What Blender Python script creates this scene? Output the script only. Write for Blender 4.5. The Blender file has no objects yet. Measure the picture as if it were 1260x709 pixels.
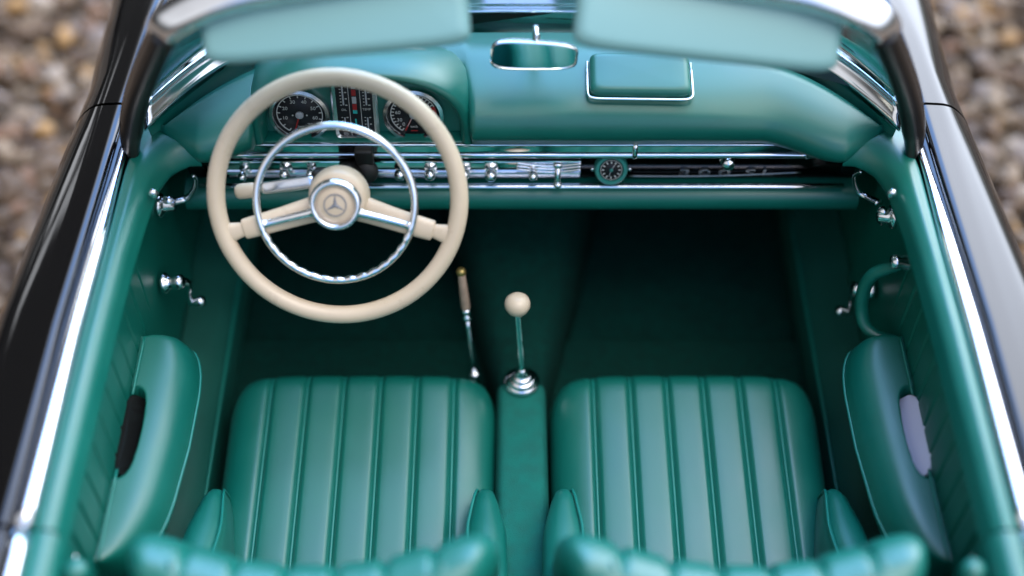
import bpy, math, random
from mathutils import Vector, Matrix
random.seed(7)
R = math.radians
scene = bpy.context.scene
COL = scene.collection

# ------------------------------------------------------------------ materials
def mat(name, base, rough=.5, metal=0., spec=.5, coat=0., coat_r=.05, bump=None, var=None, sheen=0.):
    """principled material; bump=(scale,strength,distance); var=(scale,amount) value noise"""
    m = bpy.data.materials.new(name); m.use_nodes = True
    nt = m.node_tree; b = nt.nodes['Principled BSDF']
    b.inputs['Base Color'].default_value = (*base, 1)
    b.inputs['Roughness'].default_value = rough
    b.inputs['Metallic'].default_value = metal
    b.inputs['Specular IOR Level'].default_value = spec
    b.inputs['Coat Weight'].default_value = coat
    b.inputs['Coat Roughness'].default_value = coat_r
    b.inputs['Sheen Weight'].default_value = sheen
    tc = nt.nodes.new('ShaderNodeTexCoord')
    if var:
        n = nt.nodes.new('ShaderNodeTexNoise'); n.inputs['Scale'].default_value = var[0]; n.inputs['Detail'].default_value = 5
        nt.links.new(tc.outputs['Object'], n.inputs['Vector'])
        mr = nt.nodes.new('ShaderNodeMapRange'); mr.inputs['From Min'].default_value = .3; mr.inputs['From Max'].default_value = .7
        mr.inputs['To Min'].default_value = 1 - var[1]; mr.inputs['To Max'].default_value = 1 + var[1]
        nt.links.new(n.outputs['Fac'], mr.inputs['Value'])
        mx = nt.nodes.new('ShaderNodeMix'); mx.data_type = 'RGBA'; mx.blend_type = 'MULTIPLY'; mx.inputs[0].default_value = 1
        mx.inputs[6].default_value = (*base, 1)
        nt.links.new(mr.outputs['Result'], mx.inputs[7]); nt.links.new(mx.outputs[2], b.inputs['Base Color'])
        mr2 = nt.nodes.new('ShaderNodeMapRange'); mr2.inputs['From Min'].default_value = .3; mr2.inputs['From Max'].default_value = .7
        mr2.inputs['To Min'].default_value = rough * .88; mr2.inputs['To Max'].default_value = min(1, rough * 1.12)
        nt.links.new(n.outputs['Fac'], mr2.inputs['Value']); nt.links.new(mr2.outputs['Result'], b.inputs['Roughness'])
    if bump:
        n2 = nt.nodes.new('ShaderNodeTexNoise'); n2.inputs['Scale'].default_value = bump[0]; n2.inputs['Detail'].default_value = 4
        nt.links.new(tc.outputs['Object'], n2.inputs['Vector'])
        bp = nt.nodes.new('ShaderNodeBump'); bp.inputs['Strength'].default_value = bump[1]; bp.inputs['Distance'].default_value = bump[2]
        nt.links.new(n2.outputs['Fac'], bp.inputs['Height']); nt.links.new(bp.outputs['Normal'], b.inputs['Normal'])
    return m

GREEN = (.0015, .120, .087)
M = dict(
    leather=mat('green_leather', GREEN, .39, spec=.72, bump=(420, .05, .001), var=(9, .06)),
    piping=mat('green_piping', (.006, .165, .128), .38, spec=.55),
    vinyl=mat('visor_vinyl_sky_sheen', (.20, .40, .385), .42, spec=.7, bump=(300, .06, .001)),  # green vinyl, paled in the base colour to carry the sky's sheen
    carpet=mat('green_carpet', (.002, .044, .034), .95, spec=.15, bump=(420, .9, .006), var=(60, .25)),
    paint=mat('black_paint', (.004, .0035, .003), .05, spec=.55),
    chrome=mat('chrome', (.86, .86, .88), .07, 1., var=(40, .04)),
    satin=mat('satin_chrome', (.78, .78, .80), .22, 1., var=(60, .06), bump=(90, .15, .001)),
    cream=mat('cream_bakelite', (.60, .475, .335), .30, spec=.45, var=(25, .03)),
    tan=mat('tan_grip', (.36, .25, .18), .5, var=(60, .15)),
    gold=mat('brass_tip', (.42, .30, .10), .35, .8),
    rubber=mat('black_rubber', (.012, .011, .010), .55, bump=(200, .1, .001)),
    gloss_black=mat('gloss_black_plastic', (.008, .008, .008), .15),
    seal=mat('black_pillar_lining', (.010, .008, .007), .32, spec=.5),
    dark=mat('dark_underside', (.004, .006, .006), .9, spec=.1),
    fascia=mat('fascia_dark_reflection', (.055, .052, .052), .10, 1., var=(30, .1)),  # chrome panel with the dark footwell's reflection put into the base colour
    suede=mat('green_suede', (.005, .125, .095), .8, spec=.25, bump=(500, .5, .004), var=(40, .12)),
    dim=mat('dull_script_metal', (.26, .28, .28), .30, 1.),
    sill_trim=mat('green_sill_trim', (.003, .082, .062), .62, spec=.35, bump=(420, .1, .002), var=(12, .1)),
    dial=mat('dial_black', (.012, .012, .014), .45, spec=.3, bump=(900, .1, .0005)),
    white=mat('dial_print', (.46, .45, .41), .6),
    grey=mat('dial_grey', (.38, .38, .38), .4),
    red=mat('dial_red', (.30, .012, .012), .5),
    teal=mat('dial_teal', (.02, .38, .34), .5),
    lavender=mat('recess_sky_reflection', (.72, .68, .86), .25, spec=.6),  # glossy lining with the sky's reflection put into its base colour
    mirror=mat('mirror_glass', (.80, .84, .84), .02, 1.),
    emblem=mat('emblem_grey', (.20, .20, .22), .35),
    clockrim=mat('clock_rim', (.03, .22, .18), .3, spec=.6),
    stone=None,
)
def glass_mat():
    m = bpy.data.materials.new('windscreen_glass'); m.use_nodes = True; nt = m.node_tree; nt.nodes.clear()
    o = nt.nodes.new('ShaderNodeOutputMaterial'); mx = nt.nodes.new('ShaderNodeMixShader')
    t = nt.nodes.new('ShaderNodeBsdfTransparent'); t.inputs[0].default_value = (.88, .93, .91, 1)
    g = nt.nodes.new('ShaderNodeBsdfGlossy'); g.inputs['Roughness'].default_value = .01
    f = nt.nodes.new('ShaderNodeFresnel'); f.inputs[0].default_value = 1.3
    nt.links.new(f.outputs[0], mx.inputs[0]); nt.links.new(t.outputs[0], mx.inputs[1]); nt.links.new(g.outputs[0], mx.inputs[2])
    nt.links.new(mx.outputs[0], o.inputs[0]); return m
M['glass'] = glass_mat()
def stone_mat():
    m = mat('gravel_stone', (.3, .26, .22), .75, spec=.4, bump=(45, .5, .01)); nt = m.node_tree; b = nt.nodes['Principled BSDF']
    g = nt.nodes.new('ShaderNodeNewGeometry'); r = nt.nodes.new('ShaderNodeValToRGB')
    K = .62
    cols = [(0, (.10, .075, .06)), (.12, (.17, .135, .11)), (.25, (.25, .22, .195)), (.38, (.13, .105, .085)), (.50, (.32, .29, .26)),
            (.62, (.20, .16, .13)), (.72, (.38, .37, .38)), (.80, (.27, .19, .155)), (.87, (.44, .31, .16)), (.93, (.28, .27, .30)), (1, (.50, .47, .43))]
    r.color_ramp.interpolation = 'CONSTANT'
    e = r.color_ramp.elements; e[0].position = 0; e[0].color = (*[q * K * t for q, t in zip(cols[0][1], (1.26, 1, .70))], 1); e[1].position = 1; e[1].color = (*[q * K * t for q, t in zip(cols[-1][1], (1.26, 1, .70))], 1)
    for p, c in cols[1:-1]: k = e.new(p); k.color = (*[q * K * t for q, t in zip(c, (1.26, 1, .70))], 1)
    n = nt.nodes.new('ShaderNodeTexNoise'); n.inputs['Scale'].default_value = 30
    mx = nt.nodes.new('ShaderNodeMix'); mx.data_type = 'RGBA'; mx.blend_type = 'OVERLAY'; mx.inputs[0].default_value = .5
    nt.links.new(g.outputs['Random Per Island'], r.inputs[0]); nt.links.new(r.outputs[0], mx.inputs[6]); nt.links.new(n.outputs['Fac'], mx.inputs[7])
    nt.links.new(mx.outputs[2], b.inputs['Base Color']); return m
M['stone'] = stone_mat()
M['soil'] = mat('ground_grit', (.12, .088, .058), .95, spec=.2, bump=(30, 1, .03), var=(14, .35))

# ------------------------------------------------------------------ mesh helpers
class MB:
    def __init__(s): s.v = []; s.f = []; s.m = []; s.mats = []
    def add(s, vf, m=None, T=None):
        v, f = vf; k = len(s.v)
        if T is not None: v = [T @ Vector(p) for p in v]
        s.v += [tuple(p) for p in v]; s.f += [tuple(i + k for i in q) for q in f]
        mt = M[m] if m else None
        if mt not in s.mats: s.mats.append(mt)
        s.m += [s.mats.index(mt)] * len(f); return s
    def build(s, name, parent=None, flat=False, auto=None):
        me = bpy.data.meshes.new(name); me.from_pydata(s.v, [], s.f)
        for mt in s.mats: me.materials.append(mt)
        me.polygons.foreach_set('material_index', s.m)
        me.polygons.foreach_set('use_smooth', [not flat] * len(s.f))
        me.update()
        import bmesh
        bm = bmesh.new(); bm.from_mesh(me)
        bmesh.ops.recalc_face_normals(bm, faces=bm.faces)
        if auto is not None:
            for e in bm.edges:
                if len(e.link_faces) == 2 and e.calc_face_angle(0) > R(auto): e.smooth = False
        bm.to_mesh(me); bm.free()
        o = bpy.data.objects.new(name, me); COL.objects.link(o)
        if parent: o.parent = parent
        return o
def one(name, vf, m, parent, auto=None, T=None): return MB().add(vf, m, T).build(name, parent, auto=auto)
def empty(name, parent=None, loc=(0, 0, 0)):
    o = bpy.data.objects.new(name, None); COL.objects.link(o); o.location = loc; o.empty_display_size = .05
    if parent: o.parent = parent
    return o

def spline(P, n=8, closed=False):
    P = [Vector(p) for p in P]; out = []; N = len(P)
    for i in range(N if closed else N - 1):
        if closed: a, b, c, d = P[i - 1], P[i], P[(i + 1) % N], P[(i + 2) % N]
        else: a, b, c, d = P[max(i - 1, 0)], P[i], P[i + 1], P[min(i + 2, N - 1)]
        for k in range(n):
            t = k / n
            out.append(.5 * ((2 * b) + (c - a) * t + (2 * a - 5 * b + 4 * c - d) * t * t + (3 * b - a - 3 * c + d) * t ** 3))
    if not closed: out.append(P[-1])
    return out
def lofted(rings, closed=True, caps=True, loop=False):
    v = [p for r in rings for p in r]; n = len(rings[0]); f = []
    L = len(rings)
    for i in range(L if loop else L - 1):
        a, b = i * n, ((i + 1) % L) * n
        for j in range(n if closed else n - 1):
            k = (j + 1) % n; f.append((a + j, a + k, b + k, b + j))
    if caps and closed and not loop:
        f.append(tuple(range(n - 1, -1, -1))); f.append(tuple(range((L - 1) * n, L * n)))
    return v, f
def tube(pts, r, n=12, closed=False, flat=1., up=None, caps=True, power=2.):
    """sweep; r number or list; flat scales the section along the second axis"""
    pts = [Vector(p) for p in pts]; N = len(pts)
    rs = r if isinstance(r, (list, tuple)) else [r] * N
    T = []
    for i in range(N):
        if closed: t = pts[(i + 1) % N] - pts[i - 1]
        else: t = pts[min(i + 1, N - 1)] - pts[max(i - 1, 0)]
        T.append(t.normalized())
    u = Vector(up) if up else (Vector((0, 0, 1)) if abs(T[0].z) < .9 else Vector((0, 1, 0)))
    rings = []
    for i in range(N):
        u = (u - T[i] * u.dot(T[i])).normalized() if not up else (Vector(up) - T[i] * Vector(up).dot(T[i])).normalized()
        w = T[i].cross(u)
        ring = []
        for k in range(n):
            a = 2 * math.pi * k / n; ca, sa = math.cos(a), math.sin(a)
            if power != 2:
                ca = math.copysign(abs(ca) ** (2 / power), ca); sa = math.copysign(abs(sa) ** (2 / power), sa)
            ring.append(pts[i] + u * (rs[i] * ca * flat) + w * (rs[i] * sa))
        rings.append(ring)
    return lofted(rings, True, caps, closed)
def lathe(prof, n=32, T=None):
    """profile of (r, z) about local z"""
    rings = []
    for r, z in prof:
        rings.append([Vector((max(r, 1e-5) * math.cos(2 * math.pi * k / n), max(r, 1e-5) * math.sin(2 * math.pi * k / n), z)) for k in range(n)])
    v, f = lofted(rings)
    if T is not None: v = [T @ p for p in v]
    return v, f
def frame(o, z, up=(0, 0, 1)):
    """matrix with local z along `z`, local y as near `up` as can be"""
    z = Vector(z).normalized(); u = Vector(up); y = (u - z * u.dot(z)).normalized(); x = y.cross(z)
    m = Matrix((x, y, z)).transposed().to_4x4(); m.translation = Vector(o); return m
def rod(a, b, r, n=12, r2=None):
    a, b = Vector(a), Vector(b)
    return tube([a, a.lerp(b, .5), b], [r, ((r2 or r) + r) / 2, r2 or r], n)
def ball(c, r, n=16, sq=(1, 1, 1)):
    v = []; rings = []
    for i in range(1, n):
        t = math.pi * i / n
        rings.append([Vector((c[0] + sq[0] * r * math.sin(t) * math.cos(2 * math.pi * k / (2 * n)), c[1] + sq[1] * r * math.sin(t) * math.sin(2 * math.pi * k / (2 * n)), c[2] + sq[2] * r * math.cos(t))) for k in range(2 * n)])
    return lofted(rings)
def superloop(w, h, p, n, z=0.):
    out = []
    for k in range(n):
        a = 2 * math.pi * k / n; c, s = math.cos(a), math.sin(a)
        out.append(Vector((w * math.copysign(abs(c) ** (2 / p), c), h * math.copysign(abs(s) ** (2 / p), s), z)))
    return out
def pad(w, h, t, p=6, n=64, edge=.35):
    """cushion-like plate: half sizes w,h, thickness t in z (0..t), soft upper edge"""
    e = edge * min(w, h)
    rings = [superloop(w, h, p, n, 0)]
    for k in range(7):
        a = math.pi / 2 * k / 6
        rings.append(superloop(w - e * (1 - math.cos(a)), h - e * (1 - math.cos(a)), p, n, t * (.35 + .65 * math.sin(a))))
    for q in (.7, .4, .1):
        rings.append(superloop((w - e) * q, (h - e) * q, p, n, t * (1 + .05 * (1 - q))))
    return lofted(rings)
def box(c, s, bev=0., n=3):
    import bmesh
    bm = bmesh.new(); bmesh.ops.create_cube(bm, size=1)
    for v in bm.verts: v.co = Vector((v.co.x * s[0], v.co.y * s[1], v.co.z * s[2])) + Vector(c)
    if bev: bmesh.ops.bevel(bm, geom=bm.edges[:], offset=bev, segments=n, profile=.5, affect='EDGES')
    bm.verts.index_update()
    v = [x.co.copy() for x in bm.verts]; f = [tuple(q.index for q in p.verts) for p in bm.faces]; bm.free(); return v, f
def text(s, size, T, ext=.0003, shear=0., squash=(1, 1)):
    cu = bpy.data.curves.new('t', 'FONT'); cu.body = s; cu.size = size; cu.align_x = 'CENTER'; cu.align_y = 'CENTER'; cu.extrude = ext; cu.shear = shear
    cu.resolution_u = 3
    o = bpy.data.objects.new('t', cu); COL.objects.link(o)
    dg = bpy.context.evaluated_depsgraph_get(); me = bpy.data.meshes.new_from_object(o.evaluated_get(dg))
    v = [T @ Vector((p.co.x * squash[0], p.co.y * squash[1], p.co.z)) for p in me.vertices]; f = [tuple(p.vertices) for p in me.polygons]
    bpy.data.objects.remove(o); bpy.data.curves.remove(cu); bpy.data.meshes.remove(me); return v, f
def flatbar(x0, y0, x1, y1, w, z0, z1):
    """thin bar in the local xy plane"""
    d = Vector((x1 - x0, y1 - y0, 0)); p = Vector((-d.y, d.x, 0)).normalized() * (w / 2)
    a, b = Vector((x0, y0, 0)), Vector((x1, y1, 0)); v = []
    for z in (z0, z1):
        for q in (a - p, b - p, b + p, a + p): v.append(Vector((q.x, q.y, z)))
    return v, [(0, 3, 2, 1), (4, 5, 6, 7), (0, 1, 5, 4), (1, 2, 6, 5), (2, 3, 7, 6), (3, 0, 4, 7)]
def arcband(r0, r1, a0, a1, z0, z1, n=40):
    v = []; f = []
    for i in range(n + 1):
        a = a0 + (a1 - a0) * i / n
        for r, z in ((r0, z0), (r1, z0), (r1, z1), (r0, z1)): v.append(Vector((r * math.cos(a), r * math.sin(a), z)))
    for i in range(n):
        for j in range(4): f.append((i * 4 + j, i * 4 + (j + 1) % 4, i * 4 + 4 + (j + 1) % 4, i * 4 + 4 + j))
    f += [(0, 1, 2, 3), (n * 4 + 3, n * 4 + 2, n * 4 + 1, n * 4)]
    return v, f
def thick(vgrid, off):
    """closed shell from an open grid of points and an offset vector"""
    a = [[Vector(p) for p in r] for r in vgrid]; off = Vector(off)
    rings = [r + [p + off for p in reversed(r)] for r in a]
    return lofted(rings)
def lerp(a, b, t): return a + (b - a) * t
def interp(x, xs, ys):
    if x <= xs[0]: return ys[0]
    for i in range(len(xs) - 1):
        if x <= xs[i + 1]:
            t = (x - xs[i]) / (xs[i + 1] - xs[i]); t = t * t * (3 - 2 * t) if False else t
            return ys[i] + (ys[i + 1] - ys[i]) * t
    return ys[-1]

# ------------------------------------------------------------------ the car
car = empty('model_car')
car['label'] = 'black open-top model roadster standing on gravel, with green leather cockpit and cream steering wheel'
car['category'] = 'model car'

DOOR_F, DOOR_R = .075, -.745
# ---- black bodywork: section at station y, right side; mirrored for the left
def body_section(y, s=1, drop=0.):
    wide = interp(y, [-1.1, -.75, -.36, 0, .16, .6, 1.2], [.045, .045, .036, .004, -.014, -.010, -.03])
    hi = interp(y, [-1.1, -.7, 0, .3, .7, 1.2], [-.005, -.005, 0, .006, .0, -.05])
    bx = interp(y, [-1.1, -.74, -.4, -.1, .06, .25, .6, 1.2], [.722, .722, .720, .708, .703, .69, .66, .60])
    P = [(bx, .845), (bx + .002, .872 + hi), (bx + .007, .8845 + hi), (bx + .030, .8848 + hi), (bx + .052, .8822 + hi), (.777 + wide, .873 + hi), (.800 + wide, .850 + hi), (.819 + wide, .820 + hi),
         (.835 + wide, .78 + hi), (.853 + wide, .70), (.868 + wide, .58), (.866 + wide, .44), (.84 + wide, .30), (.80 + wide, .20), (.72, .17)]
    return [(s * p.x, y, p.y) for p in spline([(a, b, 0) for a, b in P], 4)]
def skin(ys, s, th=.012):
    rows = [body_section(y, s) for y in ys]
    return thick(rows, (-s * .012, 0, -.012))
def steps(a, b, n): return [a + (b - a) * i / n for i in range(n + 1)]

body = empty('body', car)
for s in (-1, 1):
    one('front_fender', skin(steps(DOOR_F + .006, 1.15, 26), s), 'paint', body, auto=40)
    one('rear_fender', skin(steps(-1.15, DOOR_R - .004, 12), s), 'paint', body, auto=40)
# cowl and bonnet between the fenders (in front of the windscreen)
rows = []
for y in steps(.02, 1.15, 30):
    r = []
    for i in range(41):
        t = -1 + 2 * i / 40; x = t * interp(y, [-1.1, .06, .25, .6, 1.2], [.722, .703, .69, .66, .60])
        lo = interp(y, [.02, .12, .26, .34, .6, 1.15], [.80, .84, .885, .905, .915, .88])
        z = lo + .02 * (1 - t * t) * interp(y, [.1, .4], [0, 1])
        e = abs(t) ** 10
        r.append((x, y, z * (1 - e) + .85 * e))
    rows.append(r)
# keep the cockpit side open: the cowl starts along the windscreen base curve
def scr_y(x): return .310 * (1 - (abs(x) / .675) ** 4) + .012 if abs(x) < .675 else .012
rows2 = []
for k in range(24):
    r = []
    for i in range(61):
        x = -.70 + 1.40 * i / 60
        y0 = scr_y(x) + .012; y = lerp(y0, 1.15, (k / 23) ** 1.6)
        xe = x * interp(y, [.06, .25, .6, 1.2], [1.0, .985, .94, .86])
        dd = min(1, (y - y0) / .10)
        z = .868 + .035 * (1 - (x / .7) ** 2) + .012 * dd - .05 * max(0, (y - .6) / .6) ** 2
        z = lerp(z, .868, abs(x / .7) ** 14)
        r.append((xe, y, z))
    rows2.append(r)
one('bonnet', thick(rows2, (0, 0, -.012)), 'paint', body, auto=50)
# rear deck behind the seats
rows = []
for y in steps(-1.15, -.93, 8):
    rows.append([(x, y, .875 + .012 * (1 - (x / .72) ** 2)) for x in steps(-.718, .718, 24)])
one('rear_deck', thick(rows, (0, 0, -.012)), 'paint', body, auto=50)
# nose and tail closing panels keep daylight out of the underside
one('nose_panel', box((0, 1.16, .52), (1.5, .02, .66), .006), 'paint', body)
one('tail_panel', box((0, -1.16, .52), (1.6, .02, .68), .006), 'paint', body)
# chrome moulding on the scuttle in front of the screen
for s in (-1, 1):
    one('scuttle_moulding', tube(spline([(s * .672, .285, .905), (s * .64, .32, .912), (s * .58, .345, .915), (s * .50, .36, .918)], 8), .008, 10, flat=.7), 'chrome', body)

# ---- cockpit tub
tub = empty('cockpit_tub', car)
def slab(x0, x1, y0, y1, z0, z1, b=.006): return box(((x0 + x1) / 2, (y0 + y1) / 2, (z0 + z1) / 2), (x1 - x0, y1 - y0, z1 - z0), b)
one('floor_carpet', slab(-.70, .70, -.95, .02, .15, .235), 'carpet', tub)
one('footwell_carpet', slab(-.70, .70, .024, .70, .15, .19), 'carpet', tub)
one('bulkhead', slab(-.70, .70, .60, .63, .192, .86), 'carpet', tub)
one('rear_bulkhead', slab(-.705, .705, -.95, -.93, .237, .87), 'leather', tub)
for s in (-1, 1):
    # side lining below the door and in the footwell
    a, b = sorted((s * .688, s * .70))
    one('side_lining', slab(a, b, -.925, .598, .238, .835), 'leather', tub)
    ring = lambda y, w: [(s * .686, y, .24), (s * .595, y, .24), (s * .592, y, .335), (s * .600, y, .352), (s * .63, y, .372), (s * .686, y, .392)]
    one('sill', lofted([ring(y, 0) for y in steps(-.92, .56, 20)]), 'sill_trim', tub, auto=60)
    one('sill_piping', tube([(s * .594, y, .350) for y in steps(-.9, .3, 20)], .0035, 8), 'piping', tub)
# transmission tunnel: carpeted hump
rings = []
for y in steps(-.93, .598, 40):
    w = interp(y, [-.9, -.2, -.05, .15, .4, .6], [.043, .050, .085, .13, .18, .21]); h = interp(y, [-.9, -.22, -.1, .1, .4, .6], [.34, .37, .375, .40, .47, .50])
    r = []
    for k in range(17):
        a = math.pi * k / 16; c, q = math.cos(a), math.sin(a)
        r.append((w * math.copysign(abs(c) ** .55, c), y, .17 + (h - .17) * abs(q) ** .5))
    rings.append(r)
one('tunnel', lofted(rings), 'carpet', tub)
# leather console behind the gear lever
rings = []
for y, k in [(-.205, .72), (-.209, .9), (-.216, .98)] + [(y, 1) for y in steps(-.23, -.90, 20)]:
    w = .049 * (.9 + .1 * k) + .006 * max(0, (-.25 - y)) ; zt = .428 + .012 * min(1, max(0, (-.25 - y) / .3))
    r = []
    for q in range(33):
        a = math.pi * q / 32; c, sn = math.cos(a), math.sin(a)
        r.append((w * math.copysign(abs(c) ** .28, c), y, .26 + (zt - .26) * (k if sn > .2 else 1) * abs(sn) ** .28))
    rings.append(r)
one('console', lofted(rings), 'suede', tub, auto=55)
# ---- under-dash dark box
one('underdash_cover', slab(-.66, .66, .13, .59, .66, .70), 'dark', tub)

# ---- doors
def door(s):
    d = empty('door', car)
    one('outer_skin', skin(steps(DOOR_R + .004, DOOR_F, 26), s), 'paint', d, auto=40)
    # chrome belt strip on the sill of the door
    bx = lambda y: interp(y, [-1.0, -.74, -.4, -.1, .03, .06], [.708, .708, .706, .698, .693, .691])
    pts = [(s * (bx(y)), y, .869) for y in steps(.045, DOOR_R + .003, 26)]
    rs = [.003 + .0105 * min(1, (i / 9) ** .8) for i in range(len(pts))]
    one('belt_strip', tube(pts, rs, 14, flat=.75, up=(0, 0, 1)), 'chrome', d)
    # top pad: outer edge straight, inner edge flares into the dashboard at the front
    rings = []
    for y in [-.0205, -.0215, -.026] + steps(-.032, DOOR_R, 44):
        inn = interp(y, [-.75, -.42, -.25, -.17, -.10, -.065, -.035, -.02], [.652, .649, .645, .640, .632, .617, .591, .565])
        out = interp(y, [-.75, -.4, -.1, -.02], [.695, .693, .686, .676])
        sh = .58 * max(0., min(1., (y + .17) / .15))
        zt = interp(y, [-.75, -.3, -.1, 0], [.872, .872, .874, .872]); k = 1 if y < -.021 else (.985 if y > -.021 else .997)
        lo = interp(y, [-.7, -.2, -.08, -.02], [.815, .812, .815, .828])
        P = [(out, lo), (out, zt - .012), (out - .004, zt - .003), (out - .012, zt), (lerp(out, inn, .45), zt + .002), (lerp(out, inn, .78), zt - .008), (inn + .003, zt - .026), (inn, zt - .042), (inn + .010, lo)]
        rings.append([Vector((s * p.x, y + sh * (p.x - .565), p.y * k + (1 - k) * .84)) for p in spline([(a, b, 0) for a, b in P], 4)])
    one('top_pad', lofted(rings), 'leather', d, auto=60)
    # door card with vertical flutes
    grid = []
    ys = steps(DOOR_R, .06, 260)
    for z in steps(.395, .83, 16):
        row = []
        for y in ys:
            x = .667 + .012 * (1 - (z - .4) / .43)
            g = 0
            if -.73 < y < -.19 and z > .655:
                ph = ((y + .19) / .052) % 1.0; dph = min(ph, 1 - ph) * .052
                g = .0055 * math.exp(-(dph / .0026) ** 2) 
            row.append((s * (x + g), y, z))
        grid.append(row)
    one('door_card', thick(grid, (s * .012, 0, 0)), 'leather', d)
    # armrest
    ys = [-.262, -.2635, -.268, -.275, -.284, -.296, -.31, -.325, -.34] + steps(-.355, -.555, 50) + [-.57, -.585, -.61, -.635, -.66, -.675, -.685, -.690, -.692]
    PY = [-.692, -.690, -.685, -.675, -.66, -.635, -.61, -.585, -.555, -.45, -.36, -.345, -.325, -.303, -.286, -.275, -.268, -.2635, -.262]
    PW = [.004, .013, .025, .039, .052, .066, .076, .083, .088, .098, .1, .0995, .097, .091, .082, .069, .053, .036, .012]
    rings = []; edge = []
    for y in ys:
        w = interp(y, PY, PW); x0 = .672; inn = x0 - w; q = w / .1
        P = [(x0, .46 + .06 * (1 - q)), (inn + .45 * w, .485 + .05 * (1 - q)), (inn + .010 * q, .550), (inn, .580), (inn + .015 * w, .594)]
        rr = [(p.x, p.y) for p in spline([(a, b, 0) for a, b in P], 4)]
        for k in range(1, 45):
            u = .97 * (1 - k / 44); z = .652 - .008 * u - .052 * u ** 6
            m = (abs(y + .455) / .084) ** 4 + (u / .30) ** 3          # D-shaped finger recess against the card
            z -= .085 / (1 + math.exp(min(50, (m - 1) / .035)))
            rr.append((x0 - u * w, z))
        fb = max(0., min(1., 1 - (-.262 - y) / .16)) ** 1.5
        rings.append([Vector((s * a, y + .050 * fb * (x0 - a) / .106, b)) for a, b in rr]); edge.append((s * (inn - .0005), y + .050 * fb * w / .106, .585))
    one('armrest', lofted(rings), 'leather', d)
    one('armrest_piping', tube(edge[2:-3], .0028, 8), 'piping', d)
    one('armrest_seam', tube([(s * .6655, y, .655) for y in steps(-.266, -.385, 8)], .0025, 8), 'piping', d)
    one('armrest_seam', tube([(s * .6655, y, .655) for y in steps(-.53, -.69, 8)], .0025, 8), 'piping', d)
    # lining of the finger recess; right one has a sky reflection in its colour
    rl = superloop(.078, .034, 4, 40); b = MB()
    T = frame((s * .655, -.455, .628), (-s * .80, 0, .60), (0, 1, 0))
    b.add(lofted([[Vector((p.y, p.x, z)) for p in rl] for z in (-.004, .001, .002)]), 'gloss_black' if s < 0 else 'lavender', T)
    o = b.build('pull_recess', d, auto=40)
    if s > 0: o['label'] = 'finger recess lining, sky reflection painted in'
    # opening lever
    lv = empty('door_handle', d)
    b = MB()
    if s < 0:
        p0 = (-.650, -.010, .721)
        arc = [(-.650, -.010, .721), (-.622, .004, .715), (-.603, .004, .738), (-.591, .000, .772), (-.592, -.006, .790)]
    else:
        p0 = (.650, -.063, .753)
        arc = [(.645, -.040, .754), (.631, -.012, .738), (.613, .000, .745), (.600, .000, .783), (.606, -.012, .808)]
    b.add(tube(spline(arc, 8), [.0085 - .0045 * min(1, i / 30) for i in range(33)], 12, flat=.8), 'chrome')
    b.add(ball((p0[0], p0[1], p0[2]), .014, 10, (1, .8, 1.1)), 'chrome')
    T = frame((s * .668, p0[1] - .004, p0[2] - .004), (-s, 0, 0))
    b.add(lathe([(0, 0), (.024, 0), (.023, .006), (.016, .010), (.012, .014), (.011, .03), (0, .031)], 24, T), 'chrome')
    if s > 0:
        b.add(ball((.652, -.064, .738), .012, 10, (.8, .8, 1.4)), 'chrome')
    b.build('opening_lever', lv)
    MBp = MB().add(ball((s * .629, -.113, .862), .0095, 10, (.9, .8, 1.2)), 'chrome'); MBp.build('lock_button', d)
    # window crank
    b = MB()
    c = Vector((s * .655, -.118, .618)) if s < 0 else Vector((.655, -.075, .60))
    if s > 0: c = Vector((.655, -.095, .565))
    T = frame((s * .664, c.y, c.z), (-s, 0, .12))
    b.add(lathe([(0, 0), (.020, 0), (.020, .006), (.014, .010), (.0125, .022), (.0145, .026), (.0135, .036), (.008, .040), (0, .041)], 24, T), 'chrome')
    if s < 0: a1 = [c + Vector(q) for q in ((.018, .004, .0), (.032, .012, -.015), (.027, .008, -.045), (.029, .004, -.066))]
    else: a1 = [c + Vector(q) for q in ((-.014, .004, .0), (-.024, .006, -.018), (-.020, .0, -.046), (-.020, -.002, -.068))]
    k = a1[-1]
    b.add(tube(spline(a1, 6), [.010 - .004 * i / 18 for i in range(19)], 12, flat=.7), 'chrome')
    b.add(ball(a1[0], .0115, 10), 'chrome')
    T = frame(k, (-s, 0, .15))
    b.add(lathe([(0, -.006), (.006, -.004), (.006, .006), (.0105, .012), (.0115, .020), (.008, .027), (0, .028)], 18, T), 'chrome')
    b.build('window_crank', d)
    if s > 0:
        g = spline([(.656, -.190, .765), (.640, -.182, .745), (.620, -.174, .716), (.612, -.176, .680), (.613, -.190, .642), (.620, -.212, .618), (.640, -.232, .612), (.668, -.245, .618)], 8)
        one('grab_handle', tube(g, [.0105 + .005 * math.sin(math.pi * i / (len(g) - 1)) for i in range(len(g))], 14, flat=.8), 'leather', d)
        T = frame((.672, -.190, .770), (-1, 0, .1))
        one('grab_handle_mount', lathe([(0, 0), (.015, 0), (.015, .010), (.011, .020), (.013, .026), (.011, .036), (0, .038)], 20, T), 'chrome', d)
    return d
door(-1); door(1)
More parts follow.
